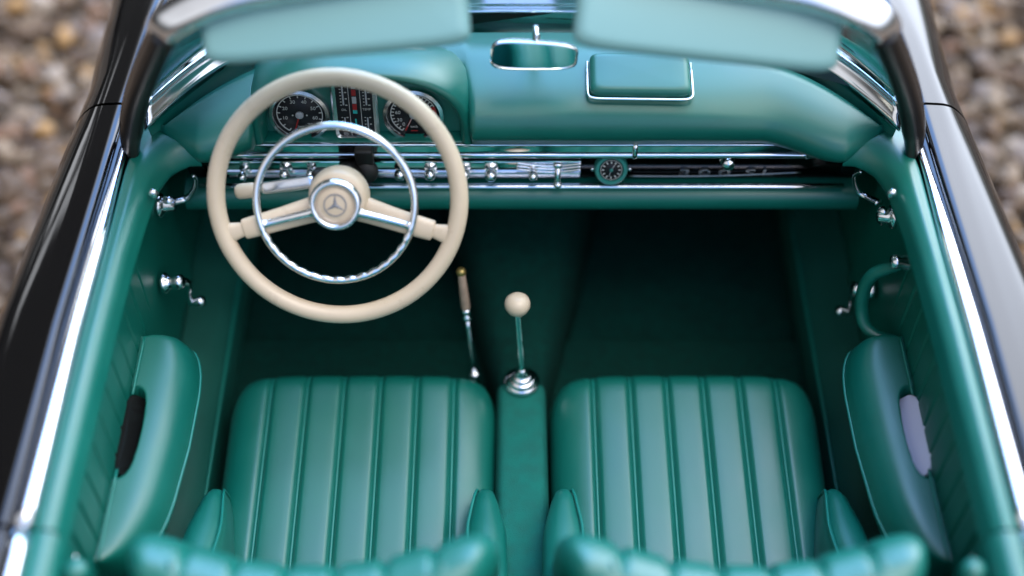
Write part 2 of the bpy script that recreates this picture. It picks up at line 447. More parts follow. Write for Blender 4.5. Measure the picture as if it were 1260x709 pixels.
# rear trim behind the door gap
for s in (-1, 1):
    q = empty('rear_side_trim', car)
    one('belt_strip', tube([(s * .709, y, .870) for y in steps(DOOR_R - .005, -1.0, 8)], .0145, 14, flat=.75, up=(0, 0, 1)), 'chrome', q)
    rings = []
    for y in steps(DOOR_R - .005, -.93, 10):
        P = [(.696, .80), (.696, .862), (.685, .874), (.665, .872), (.650, .850), (.650, .80)]
        rings.append([Vector((s * p.x, y, p.y)) for p in spline([(a, b, 0) for a, b in P], 4)])
    one('side_pad', lofted(rings), 'leather', q, auto=60)
    one('side_panel', slab(*sorted((s * .664, s * .682)), -.928, DOOR_R - .006, .40, .80), 'leather', q)
    for y, z in ((-.752, .792), (-.785, .765)):
        one('trim_screw', ball((s * .654, y, z), .0065, 8), 'satin', q)
    one('latch_cover', lathe([(.0, 0), (.018, 0), (.018, .045), (.014, .055), (0, .058)], 16, frame((s * .628, -.80, .80), (0, .1, 1))), 'leather', q)

# ---- windscreen
ws = empty('windscreen', car)
def sm(side):  # right half, pillar foot up to the corner then to the centre
    return [Vector((side * x, y, z)) for x, y, z in [(.676, -.030, .868), (.668, -.026, .92), (.640, -.030, 1.0), (.594, -.058, 1.10), (.556, -.082, 1.175), (.540, -.090, 1.205)]]
for s in (-1, 1):
    pl = spline(sm(s), 8)
    n = len(pl)
    one('pillar', tube(pl, [(.0185 + .003 * i / n) * (.45 + .55 * min(1., i / 9)) for i in range(n)], 16, flat=1.15, up=(0, 1, .0), power=3), 'seal', ws)
    o2 = [p + Vector((s * .012, .022, .0)) for p in pl]
    one('pillar_trim', tube(o2, .013, 14, flat=1.2, up=(0, 1, 0)), 'paint', ws)
top = [Vector(p) for p in [(-0.546, -0.088, 1.196), (-0.536, -0.09, 1.218), (-0.504, -0.086, 1.24), (-0.455, -0.079, 1.26), (-0.377, -0.072, 1.276), (-0.2, -0.06, 1.292), (0, -0.054, 1.298), (0.2, -0.06, 1.292), (0.377, -0.072, 1.276), (0.455, -0.079, 1.26), (0.504, -0.086, 1.24), (0.536, -0.09, 1.218), (0.546, -0.088, 1.196)]]
tp = spline(top, 8); n = len(tp)
b = MB()
b.add(tube(tp, [lerp(.025, .030, math.sin(math.pi * min(1, min(i, n - 1 - i) / 30)) ** 1.0) for i in range(n)], 18, flat=.62, up=(0, -.55, .83), power=2.6), 'chrome')
b.build('header_rail', ws)
one('header_bead', tube([p + Vector((0, -.012, -.020)) for p in tp[10:-10]], .006, 10), 'chrome', ws)
# base strip inside the glass
def base_pt(x, dz=0, dy=0):
    y = .310 * (1 - (abs(x) / .675) ** 4) + dy
    return Vector((x, y, .896 + .026 * (1 - (abs(x) / .675) ** 2) + dz))
xs = [ -.655 + 1.31 * i / 80 for i in range(81)]
xs = [.655 * math.copysign(abs(t) ** .7, t) for t in [(-1 + 2 * i / 80) for i in range(81)]]
rows = []
for dz, dy in ((.002, -.036), (.006, -.034), (.010, -.030), (.018, -.020), (.022, -.018), (.030, -.008), (.032, .002)):
    rows.append([base_pt(x, dz, dy) for x in xs])
one('base_strip', thick(rows, (0, .004, -.006)), 'chrome', ws)
rows = []
for k in range(13):
    t = k / 12; row = []
    for i in range(61):
        u = -1 + 2 * i / 60
        pb = base_pt(.66 * math.copysign(abs(u) ** .75, u), .03, .0)
        j = (n - 1) * (i / 60); a = tp[int(j)]; c = tp[min(int(j) + 1, n - 1)]; pt = a.lerp(c, j - int(j))
        mid = pb.lerp(pt, t); mid.y += .03 * math.sin(math.pi * t) * (1 - abs(u) ** 3)
        mid.x += math.copysign(.02 * math.sin(math.pi * t) * abs(u) ** 4, u)
        row.append(mid)
    rows.append(row)
one('glass', thick(rows, (0, .005, 0)), 'glass', ws)

# ---- sun visors
def visor(c, w, h, roll, tilt, yaw=0):
    v = empty('sun_visor', car)
    T = Matrix.Translation(c) @ Matrix.Rotation(yaw, 4, 'Z') @ Matrix.Rotation(roll, 4, 'Y') @ Matrix.Rotation(tilt, 4, 'X')
    rings = []
    for k in range(13):
        a = -math.pi / 2 + math.pi * k / 12; e = .019 * (1 - math.cos(a))
        rings.append([T @ p for p in superloop(w - e, h - e, 8, 72, .016 * math.sin(a))])
    one('visor_panel', lofted(rings), 'vinyl', v, auto=50)
    for sx in (-1, 1):
        one('hinge', rod(T @ Vector((sx * w * .7, h - .01, -.004)), T @ Vector((sx * w * .7, h + .03, -.006)), .006), 'chrome', v)
    return v
visor(Vector((-.283, -.090, 1.225)), .203, .050, R(-6.2), R(43))
visor(Vector((.276, -.096, 1.222)), .203, .052, R(8.0), R(43))

# ---- rear-view mirror
mr = empty('rear_view_mirror', car)
Tm = frame((.019, .047, 1.030), (.05, -.985, .16)) @ Matrix.Rotation(R(-4.5), 4, 'Z')
def mloop(w, h, z):
    out = []
    for p in superloop(w, h, 5, 56, z):
        bow = .08 * h * (1 - (p.x / w) ** 2) * (1 if p.y > 0 else -1); tap = 1 - .10 * p.x / w
        out.append(Tm @ Vector((p.x, p.y * tap + bow, p.z)))
    return out
b = MB(); b.add(lofted([mloop(.060, .016, -.020), mloop(.070, .0235, -.010), mloop(.0735, .0255, -.002), mloop(.0735, .0255, .002), mloop(.0712, .0232, .0032), mloop(.0700, .0220, .001)]), 'chrome'); b.build('mirror_frame', mr, auto=60)
one('mirror_glass', lofted([mloop(.0699, .0219, .0012), mloop(.05, .016, .0014), mloop(.02, .006, .0014)]), 'mirror', mr, auto=20)
b = MB()
b.add(tube(spline([(.022, .062, 1.035), (.022, .072, 1.047), (.022, .10, 1.045), (.022, .15, .98), (.022, .165, .93)], 6), .0055, 10), 'chrome')
b.add(ball((.023, .066, 1.052), .0085, 10, (.8, .8, 1.3)), 'chrome')
b.add(lathe([(0, 0), (.02, 0), (.018, .006), (.008, .010), (0, .011)], 20, frame((.022, .165, .930), (0, 0, 1))), 'chrome')
b.build('stem', mr)

# ---- dashboard
da = empty('dashboard', car)
rings = []
for i in range(241):
    t = -1 + 2 * i / 240; x = .640 * math.copysign(abs(t) ** .8, t); ax = abs(x)
    f = max(0., 1 - (ax / .645) ** 3.25); g = f ** .5
    yb = .215 * f + .012; zb = .868 + .060 * g; yf = .052 * g - .012 * (1 - f)
    ylow = .036 - .045 * (1 - f) ** 2; zlow = .836 + .010 * (1 - f)
    u_ = max(0., min(1., (ax - .42) / .145)); u_ = u_ * u_ * (3 - 2 * u_); w_ = max(0., min(1., (ax - .18) / .40)); w_ = w_ ** 3 * (w_ * (6 * w_ - 15) + 10)
    ylow = .036 - .053 * u_ + (.58 * (ax - .565) if ax > .565 else 0.); yf = lerp(yf, ylow + .010, w_)
    yb = max(yb, ylow + .012); hk = max(0., min(1., (.192 - abs(x + .284)) / .012)); yf += .062 * hk; ylow += .075 * hk
    pw = lerp(5.2, 2.6, w_); sec = [(yb + .004, zb - .05), (yb + .003, zb - .020), (yb - .002 * g, zb - .006)]
    yb2 = yb - .012 * g; yfr = ylow - .010 * g
    for k in range(27):
        a = math.pi / 2 * (.04 + .96 * k / 26); tz = max(0., math.cos(a)) ** (2 / pw)
        sec.append((yb2 + (yfr - yb2) * math.sin(a) ** (2 / pw) - .018 * f * (1 - hk) * math.sin(math.pi * min(1., tz / .96) ** .9) * min(1., max(0., (a - .5) / .5)), zlow + (zb - zlow + .003 * f) * max(0., math.cos(a)) ** (2 / pw)))
    sec += [(ylow + .002, zlow - .002), (ylow + .02, zlow - .003), (ylow + .09 * f + .012, zlow - .002)]
    rings.append([Vector((x, p, q)) for p, q in sec])
one('dash_pad', lofted(rings), 'leather', da, auto=70)
# dark green ledge between pad and screen
rows = []
for k in range(7):
    row = []
    for i in range(81):
        x = .652 * math.copysign(abs(-1 + i / 40) ** .75, -1 + i / 40); ax = abs(x); f = max(0., 1 - (ax / .645) ** 3.25)
        a = Vector((x * .985, .215 * f + .010, .868 + .060 * f ** .5 - .022)); c = base_pt(x, .004, -.030)
        p = a.lerp(c, k / 6); p.z -= .018 * math.sin(math.pi * k / 6); row.append(p)
    rows.append(row)
one('screen_ledge', thick(rows, (0, 0, -.01)), 'leather', da)

# instrument hood
HX, HZ = -.284, .838
def arch(a, h, y, p=2.7, tiltz=0., n=48, z0=HZ):
    out = []
    for k in range(n + 1):
        th = math.pi * k / n; c, q = math.cos(th), math.sin(th)
        xx = a * math.copysign(abs(c) ** (2 / p), c); zz = h * abs(q) ** (2 / p)
        out.append(Vector((HX + xx, y + tiltz * zz, z0 + zz)))
    return out
hood = [arch(.172, .138, .060, tiltz=.20), arch(.174, .140, .045, tiltz=.16), arch(.178, .145, .030, tiltz=.10), arch(.184, .151, .024, tiltz=.06), arch(.191, .156, .024, tiltz=.05), arch(.197, .158, .034, tiltz=.05),
        arch(.203, .158, .055, tiltz=.05), arch(.208, .152, .085, tiltz=.05), arch(.212, .138, .12, tiltz=.04), arch(.214, .116, .16, tiltz=.03), arch(.214, .085, .205, tiltz=.02)]
one('instrument_hood', lofted(hood, closed=False, caps=False), 'leather', da)
# panel face carrying the instruments
fa = arch(.173, .139, .058, tiltz=.20)
v = fa + [Vector((p.x, .14, p.z)) for p in fa]
nn = len(fa); ff = [tuple(range(nn))] + [tuple(range(2 * nn - 1, nn - 1, -1))] + [(i, i + nn, (i + 1) % nn + nn, (i + 1) % nn) for i in range(nn)]
one('instrument_panel', (v, ff), 'leather', da, auto=30)

one('instrument_ledge', box((HX, .078, .8325), (.372, .090, .0085), .002), 'leather', da)
# long chrome mouldings across the dashboard
def bar(name, y, z, ry, rz, x0=-.60, x1=.60, m='chrome', power=3.):
    return one(name, tube([(x, y, z) for x in steps(x0, x1, 12)], rz, 16, flat=ry / rz, up=(0, 1, 0), power=power), m, da)
bar('upper_moulding', .030, .8325, .004, .0032)
one('moulding_band', lofted([[(x, .040, .830), (x, .0335, .829), (x, .0345, .819), (x, .0335, .809), (x, .040, .808), (x, .05, .82)] for x in steps(-.60, .60, 12)]), 'chrome', da, auto=40)
bar('lower_moulding', .0335, .8015, .0060, .0062, power=2.2)
for x in (.203, .516):
    one('moulding_joiner', tube([(x + dx, .030, .8165) for dx in (-.004, .004)], [.0195, .0195], 20, flat=.55, up=(0, 1, 0)), 'chrome', da)
# recessed polished fascia
one('fascia', lofted([[(x, .048, .792), (x, .0565, .716), (x, .09, .712), (x, .09, .792)] for x in steps(-.62, .62, 12)]), 'fascia', da, auto=30)
bar('fascia_lip', .036, .7140, .006, .0045, power=2.)
one('lower_roll', lofted([[Vector((x, p.x, p.y)) for p in spline([(.06, .708, 0), (.036, .706, 0), (.022, .698, 0), (.016, .682, 0), (.022, .664, 0), (.045, .652, 0), (.10, .650, 0), (.12, .68, 0)], 5)] for x in steps(-.63, .63, 20)]), 'leather', da, auto=70)

def onface(px_x, z, y): return Vector((px_x, y, z))
# switch strip left of the clock
b = MB()
x0, x1 = -.545, .108
b.add(lofted([[(x, .048, .781), (x, .041, .780), (x, .040, .778), (x, .040, .748), (x, .041, .746), (x, .048, .745)] for x in steps(x0, x1, 16)]), 'chrome')
b.add(lofted([[(x, .058, .744), (x, .052, .7435), (x, .050, .722), (x, .058, .720)] for x in steps(x0, x1, 16)]), 'satin')
b.add(tube([(x, .039, .779) for x in steps(x0, x1, 8)], .0025, 8), 'chrome')
b.add(tube([(x, .039, .747) for x in steps(x0, x1, 8)], .0025, 8), 'chrome')
for xa, xc in ((-.105, -.06), (-.045, -.012), (0.02, .045)):
    pass
b.build('switch_strip', da, auto=40)
b = MB()
for k, z in enumerate((.756, .764, .772)):
    P = spline([(-.010, .037, z + .004), (.03, .036, z - .002), (.065, .036, z - .003), (.108, .034, z + .006)], 6)
    b.add(tube(P, .0022, 8), 'chrome')
b.build('heater_grille', da)
for px, z, r in ((298, .760, .0085), (350, .764, .0105), (382, .768, .008), (492, .764, .0105), (529, .764, .0105), (572, .766, .0095), (604, .762, .0115), (656, .762, .009)):
    d = 2.37; x = (px - 630) / 1600 * d - .018
    b = MB()
    b.add(lathe([(0, 0), (r * 1.15, 0), (r * 1.1, .004), (r * .5, .006), (r * .5, .014), (r * .9, .018), (r, .024), (r * .85, .031), (r * .4, .035), (0, .036)], 20, frame((x, .041, z), (0, -1, .12))), 'chrome')
    b.build('knob', da)
b = MB(); b.add(rod((.066, .038, .772), (.066, .018, .742), .0055), 'chrome'); b.add(ball((.066, .017, .740), .008, 10, (1, 1, .8)), 'chrome'); b.add(ball((.066, .034, .773), .009, 10, (1, .7, .8)), 'chrome')
b.build('heater_lever', da)
# glovebox lock and script
b = MB(); b.add(lathe([(0, 0), (.015, 0), (.014, .004), (.009, .006), (.010, .014), (.012, .018), (.010, .024), (0, .026)], 24, frame((.376, .048, .776), (0, -1, .25))), 'chrome'); b.build('glovebox_lock', da)
for nm_, grp in (('script_number', (('3', .303), ('0', .340), ('0', .377))), ('script_letters', (('S', .425), ('L', .457)))):
  b = MB()
  for ch, x in grp:
      b.add(text(ch, .030, frame((x, .0525, .733), (0, -1, -.11)), .0016, 0, (1.7, .95)), 'dim')
  b.build(nm_, da, auto=30)
one('glovebox_trim', tube(spline([(.20, .0515, .725), (.30, .0515, .724), (.40, .0515, .727), (.52, .0515, .735)], 6), .0018, 8), 'dim', da)

# clock
ck = empty('clock', car)
Tc = frame((.164, .040, .759), (0, -1, .42))
one('clock_rim', lathe([(.0, -.02), (.030, -.02), (.031, .0), (.0305, .007), (.028, .0105), (.0235, .0105), (.0215, .007), (0, .007)], 40, Tc), 'clockrim', ck, auto=50)
b = MB(); b.add(lathe([(.0, .0072), (.0213, .0072), (.0213, .0078), (0, .0078)], 40, Tc), 'dial')
b.build('clock_dial', ck)
b = MB()
for k in range(12):
    a = math.pi * k / 6; b.add(flatbar(.0130 * math.cos(a), .0130 * math.sin(a), .0175 * math.cos(a), .0175 * math.sin(a), .0026, .0079, .0083), 'white', Tc)
b.add(arcband(.0190, .0200, 0, 2 * math.pi, .0079, .0083), 'white', Tc)
b.build('clock_marks', ck, flat=True)
b = MB(); b.add(flatbar(0, 0, .006, .010, .0016, .0085, .0089), 'grey', Tc); b.add(flatbar(0, 0, -.004, -.013, .0012, .0085, .0089), 'grey', Tc); b.add(lathe([(0, .0084), (.004, .0084), (.003, .011), (0, .0112)], 16, Tc), 'clockrim')
b.build('clock_hands', ck)
for x in (.1985, .130): one('clock_pin', ball((x, .040, .757), .004, 8), 'chrome', ck)

# round ashtray lid on the pad
lid = empty('dash_lid', car)
Tl = frame((.206, .097, .929), (0, -.09, 1), (0, 1, 0)) @ Matrix.Rotation(R(-1), 4, 'Z')
one('lid_pad', pad(.088, .047, .017, 9, 72, .28), 'leather', lid, T=Tl @ Matrix.Translation((0, 0, .004)))
fr = [Vector((p.x, p.y, .006)) for p in superloop(.0915, .0515, 12, 96)]
lw = [p for p in fr if p.y < .040]
i0 = next(i for i in range(len(fr)) if fr[i].y >= .036 and fr[i].x > 0); 
order = [fr[(i0 - k) % 96] for k in range(97)]; order = [p for p in order if p.y < .036]
one('lid_frame', tube([Tl @ p for p in order], .0027, 10), 'chrome', lid)

# ---- instruments
def gauge(name, cx, cz, marks):
    g = empty(name, car); y = .058 + .20 * (cz - HZ)
    T = frame((cx, y - .001, cz), (0, -1, .20))
    one('bezel', lathe([(0.0, -.004), (.0555, -.004), (.0555, .006), (.0535, .011), (.0475, .013), (.0455, .008), (.0455, .0035), (0, .0035)], 64, T), 'satin', g, auto=40)
    b = MB(); b.add(lathe([(0, .0037), (.0452, .0037), (.0452, .0042), (0, .0042)], 64, T), 'dial'); b.build('dial', g)
    b = MB(); a0, a1 = R(238), R(-58)
    b.add(arcband(.0395, .0412, a1, a0, .0043, .0048, 60), 'white', T)
    n_major, sub, labels = marks
    for i in range(n_major * sub + 1):
        a = lerp(a0, a1, i / (n_major * sub)); big = i % sub == 0; r1 = .0345 if big else .0370
        b.add(flatbar(r1 * math.cos(a), r1 * math.sin(a), .0400 * math.cos(a), .0400 * math.sin(a), .0019 if big else .0012, .0044, .0050), 'white', T)
    for t, s in labels:
        a = lerp(a0, a1, t); Tt = T @ Matrix.Translation((.0278 * math.cos(a), .0278 * math.sin(a), .0048))
        b.add(text(s, .0098, Tt), 'white')
    return g, T, b
g, T, b = gauge('rev_counter', -.395, .877, (14, 1, [(1 / 7, '10'), (2 / 7, '20'), (3 / 7, '30'), (4 / 7, '40'), (5 / 7, '50'), (6 / 7, '60'), (.985, '70')]))
b.add(text('/min', .007, T @ Matrix.Translation((0, -.026, .0048))), 'white')
for sx in (-.0125, .0125): b.add(lathe([(0, .0044), (.0016, .0044), (.0016, .005), (0, .005)], 10, T @ Matrix.Translation((sx, -.002, 0))), 'white')
b.build('dial_marks', g, flat=True)
b = MB(); b.add(flatbar(0, 0, -.0105, -.0310, .0024, .0058, .0066), 'red', T); b.build('needle', g, flat=True)
b = MB(); b.add(lathe([(0, .0052), (.0073, .0052), (.0073, .0085), (.006, .0098), (0, .010)], 24, T), 'grey'); b.build('needle_cap', g)
g, T, b = gauge('speedometer', -.193, .877, (27, 1, [(0.03, '0'), (1 / 9, '30'), (2 / 9, '60'), (3 / 9, '90'), (4 / 9, '120'), (5 / 9, '150'), (6 / 9, '180'), (7 / 9, '210'), (8 / 9, '240'), (.965, '270')]))
b.add(text('km/h', .0065, T @ Matrix.Translation((0, -.026, .0048))), 'white')
b.add(arcband(.034, .0413, R(-2), R(24), .0046, .0053, 12), 'red', T)
b.add(flatbar(-.006, -.0345, .006, -.0345, .0018, .0046, .0052), 'red', T)
b.build('dial_marks', g, flat=True)
b = MB(); b.add(flatbar(0, 0, -.0155, -.0330, .0026, .0058, .0066), 'red', T); b.add(flatbar(0, 0, -.0110, -.0236, .0010, .0068, .0070), 'white', T); b.build('needle', g, flat=True)
b = MB(); b.add(lathe([(0, .0052), (.0073, .0052), (.0073, .0085), (.006, .0098), (0, .010)], 24, T), 'grey'); b.build('needle_cap', g)
# tall gauge block between the dials
g = empty('gauge_block', car); cz = .892
T = frame((-.295, .058 + .20 * (cz - HZ) - .002, cz), (0, -1, .20))
hw, hh = .0405, .060
fr = superloop(hw, hh, 14, 64); fr2 = superloop(hw - .0085, hh - .004, 14, 64)
b = MB(); b.add(lofted([[T @ Vector((p.x, p.y, -.006)) for p in fr], [T @ Vector((p.x, p.y, .010)) for p in fr], [T @ Vector((lerp(p.x, q.x, .4), lerp(p.y, q.y, .4), .014)) for p, q in zip(fr, fr2)], [T @ Vector((q.x, q.y, .010)) for q in fr2], [T @ Vector((q.x, q.y, .004)) for q in fr2]]), 'satin'); b.build('bezel', g, auto=40)
one('dial', box((0, 0, .0045), (2 * hw - .016, 2 * hh - .007, .002), .0004, 1), 'dial', g, T=T)
b = MB()
for x in (-.0100, .0100): b.add(flatbar(x, -.056, x, .056, .0010, .0057, .0063), 'white', T)
for x in (-.0200, .0205):
    b.add(flatbar(x, .006, x, .046, .0028, .0057, .0062), 'grey', T); b.add(flatbar(x, -.048, x, -.020, .0024, .0057, .0062), 'grey', T)
    for k in range(7):
        z = .006 + k * .0066; b.add(flatbar(x - .0056, z, x - .0028, z, .0013, .0057, .0063), 'white', T)
        if k % 2 == 0: b.add(flatbar(x + .003, z, x + .0068, z, .0018, .0057, .0063), 'white', T)
    for k in range(5):
        z = -.048 + k * .007; b.add(flatbar(x - .0056, z, x - .0028, z, .0013, .0057, .0063), 'white', T)
        if k % 2 == 0: b.add(flatbar(x + .003, z, x + .0064, z, .0018, .0057, .0063), 'white', T)
for z, m_, h in ((.046, 'grey', .012), (.032, 'red', .012), (.0165, 'grey', .014), (.002, 'red', .012), (-.008, 'teal', .007), (-.034, 'teal', .022)):
    b.add(flatbar(-.0006, z - h / 2, -.0006, z + h / 2, .0076 if z > -.02 else .003, .0057, .0064), m_, T)
for s_, x, z in (('TEMP', .020, -.003), ('OIL', -.020, -.004), ('FUEL', .020, -.054), ('OIL', -.020, -.054)):
    b.add(text(s_, .0062, T @ Matrix.Translation((x, z, .006))), 'white')
b.build('dial_marks', g, flat=True)

# ---- steering column and stalk
W0 = Vector((-.3110, -.140, .8805)); AL = R(36)
NW = Vector((0, -math.cos(AL), math.sin(AL))); YW = Vector((0, math.sin(AL), math.cos(AL)))
TW = frame(W0, NW, YW)
sc = empty('steering_column', car)
b = MB(); b.add(lathe([(0, -.24), (.026, -.24), (.026, -.075), (.031, -.07), (.031, -.042), (.024, -.036), (0, -.036)], 32, TW), 'rubber'); b.build('column_tube', sc)
one('column_bracket', box((-.284, .022, .805), (.033, .02, .052), .005), 'rubber', sc)
b = MB(); b.add(lathe([(0, 0), (.021, 0), (.022, .01), (.019, .018), (0, .020)], 28, frame((-.282, .020, .776), (0, -.9, .35))), 'rubber'); b.build('steering_lock', sc)
st = MB()
A = TW @ Vector((-.036, .020, -.050)); Bp = TW @ Vector((-.186, -.003, -.062))
st.add(tube([A.lerp(Bp, k / 8) for k in range(7)], [.0105, .0115, .012, .012, .0115, .0115, .011], 14, flat=.45, up=tuple(NW), power=3.5), 'satin')
st.build('indicator_stalk', sc)
one('stalk_grip', tube([A.lerp(Bp, t) for t in (.72, .735, .78, .88, .95, .985, 1.0)], [.006, .0115, .0135, .0140, .0135, .010, .003], 16, flat=.75, up=tuple(NW)), 'cream', sc)
one('stalk_housing', box((0, 0, 0), (.034, .042, .03), .006), 'rubber', sc, T=TW @ Matrix.Translation((-.030, .020, -.052)))

# ---- steering wheel
sw = empty('steering_wheel', car)
RR = .2045
N = 96
rim = [TW @ Vector((RR * math.cos(2 * math.pi * k / N), RR * math.sin(2 * math.pi * k / N), 0)) for k in range(N)]
one('rim', tube(rim, .0153, 20, closed=True, flat=1.0, up=tuple(NW)), 'cream', sw)
for sg, ang in ((-1, R(180 + 17.5)), (1, R(-18.5))):
    dx, dy = math.cos(ang), math.sin(ang)
    def L(r, z): return TW @ Vector((r * dx, r * dy - .010 * (1 - r / .2), z))
    pts = [L(.028, -.020), L(.06, -.014), L(.10, -.006), (L(.14, -.001)), L(.158, 0), L(.166, 0), L(.168, 0), L(.1695, 0), L(.172, 0), L(.180, 0), L(.188, 0), L(.200, 0)]
    one('spoke', tube(spline(pts, 4), None or [interp(i / 44, [0, .09, .18, .27, .36, .455, .54, .60, .636, .73, .82, 1], [.024, .0215, .0195, .0185, .0180, .0175, .0166, .0132, .0122, .0126, .0142, .0180]) for i in range(45)], 18, flat=.55, up=tuple(NW), power=2.6), 'cream', sw)
one('hub', lathe([(0, -.045), (.044, -.045), (.0515, -.032), (.0520, -.020), (.050, -.006), (.047, .004), (.043, .008), (0, .008)], 56, TW), 'cream', sw, auto=60)
HC = TW @ Matrix.Translation((-.002, -.006, 0))
# horn ring, scalloped on the inner lower half
hr = []; rs = []
N2 = 240
for k in range(N2):
    a = 2 * math.pi * k / N2; low = max(0., min(1., (-math.sin(a) - .20) * 4))
    sc_ = low * math.cos(a * 40)
    hr.append(HC @ Vector(((.1325 - .0005 * sc_) * math.cos(a), (.1325 - .0005 * sc_) * math.sin(a), .012))); rs.append(.0066 + .0005 * sc_)
one('horn_ring', tube(hr, rs, 14, closed=True, up=tuple(NW)), 'chrome', sw)
for ang in (R(180 + 16), R(-17)):
    pts = [HC @ Vector((r * math.cos(ang), r * math.sin(ang) - .0035 * (1 - r / .13), z)) for r, z in ((.036, .016), (.05, .015), (.08, .012), (.11, .011), (.128, .012))]
    one('horn_spoke', tube(spline(pts, 5), [interp(i / 20, [0, .2, .5, .9, 1], [.0115, .0075, .0066, .0062, .0090]) for i in range(21)], 14, flat=.75, up=tuple(NW)), 'chrome', sw)
one('hub_ring', lathe([(.030, .004), (.0445, .004), (.0448, .014), (.0430, .021), (.0390, .025), (.0350, .024), (.0325, .019), (.0318, .012)], 64, HC), 'chrome', sw)
one('horn_button', lathe([(0, .0205), (.012, .0202), (.024, .0185), (.0315, .0150), (.0322, .010), (0, .010)], 48, HC), 'cream', sw)
b = MB()
b.add(arcband(.0176, .0192, 0, 2 * math.pi, .0185, .0212, 64), 'emblem', HC)
for k in range(3):
    a = R(90 + 120 * k); ca, sa = math.cos(a), math.sin(a); pa, pb = -sa, ca
    v = [Vector((.0180 * ca, .0180 * sa, .0212)), Vector((.0038 * math.cos(a + R(60)), .0038 * math.sin(a + R(60)), .0208)), Vector((0, 0, .0230)), Vector((.0038 * math.cos(a - R(60)), .0038 * math.sin(a - R(60)), .0208)), Vector((0, 0, .0198))]
    b.add((v, [(0, 1, 2), (0, 2, 3), (1, 0, 4), (0, 3, 4)]), 'emblem', HC)
o = b.build('emblem', sw, flat=True); o['label'] = 'grey three-pointed star in a ring'

# ---- gear lever
gl = empty('gear_lever', car)
Tg = frame((.001, -.215, .430), (0, .03, 1), (0, 1, 0))
one('lever_base', lathe([(0, 0), (.0335, 0), (.0345, .004), (.030, .009), (.0275, .010), (.0270, .014), (.0235, .018), (.0210, .018), (.020, .022), (.0165, .026), (.0150, .026), (.013, .032), (.0085, .037), (.0070, .044), (0, .045)], 40, Tg), 'chrome', gl)
kn = Vector((-.008, -.176, .628))
one('lever_shaft', tube(spline([(.001, -.213, .465), (-.001, -.207, .51), (-.005, -.193, .57), (-.0075, -.181, .612)], 6), .0066, 14), 'chrome', gl)
o = one('lever_knob', lathe([(0, -.026), (.0075, -.026), (.0085, -.021), (.0120, -.018), (.0190, -.012), (.0232, -.003), (.0238, .004), (.0215, .012), (.0150, .0185), (.007, .0212), (0, .0216)], 40, frame(kn, (-.06, .22, 1), (0, 1, 0))), 'cream', gl)
# ---- handbrake lever
hb = empty('handbrake_lever', car)
p0, p1 = Vector((-.0915, -.170, .375)), Vector((-.114, -.082, .615))
def HP(t): return p0.lerp(p1, t)
one('brake_shaft', tube([HP(t) for t in (0, .2, .45, .56)], [.0062, .0055, .0050, .0050], 12), 'chrome', hb)
b = MB(); b.add(ball(HP(0.02), .014, 10, (1, 1, 1.2)), 'chrome'); b.build('brake_pivot', hb)
b = MB(); b.add(tube([HP(t) for t in (.54, .555, .58, .595, .60, .615, .635, .65)], [.006, .0095, .0095, .006, .006, .0095, .0095, .007], 14), 'chrome'); b.build('brake_collar', hb)
one('brake_grip', tube([HP(t) for t in (.645, .66, .80, .93, .955)], [.0075, .0090, .0085, .0075, .0070], 14), 'tan', hb)
one('brake_button', tube([HP(t) for t in (.95, .96, .985, 1.0)], [.0080, .0095, .0092, .006], 14), 'gold', hb)

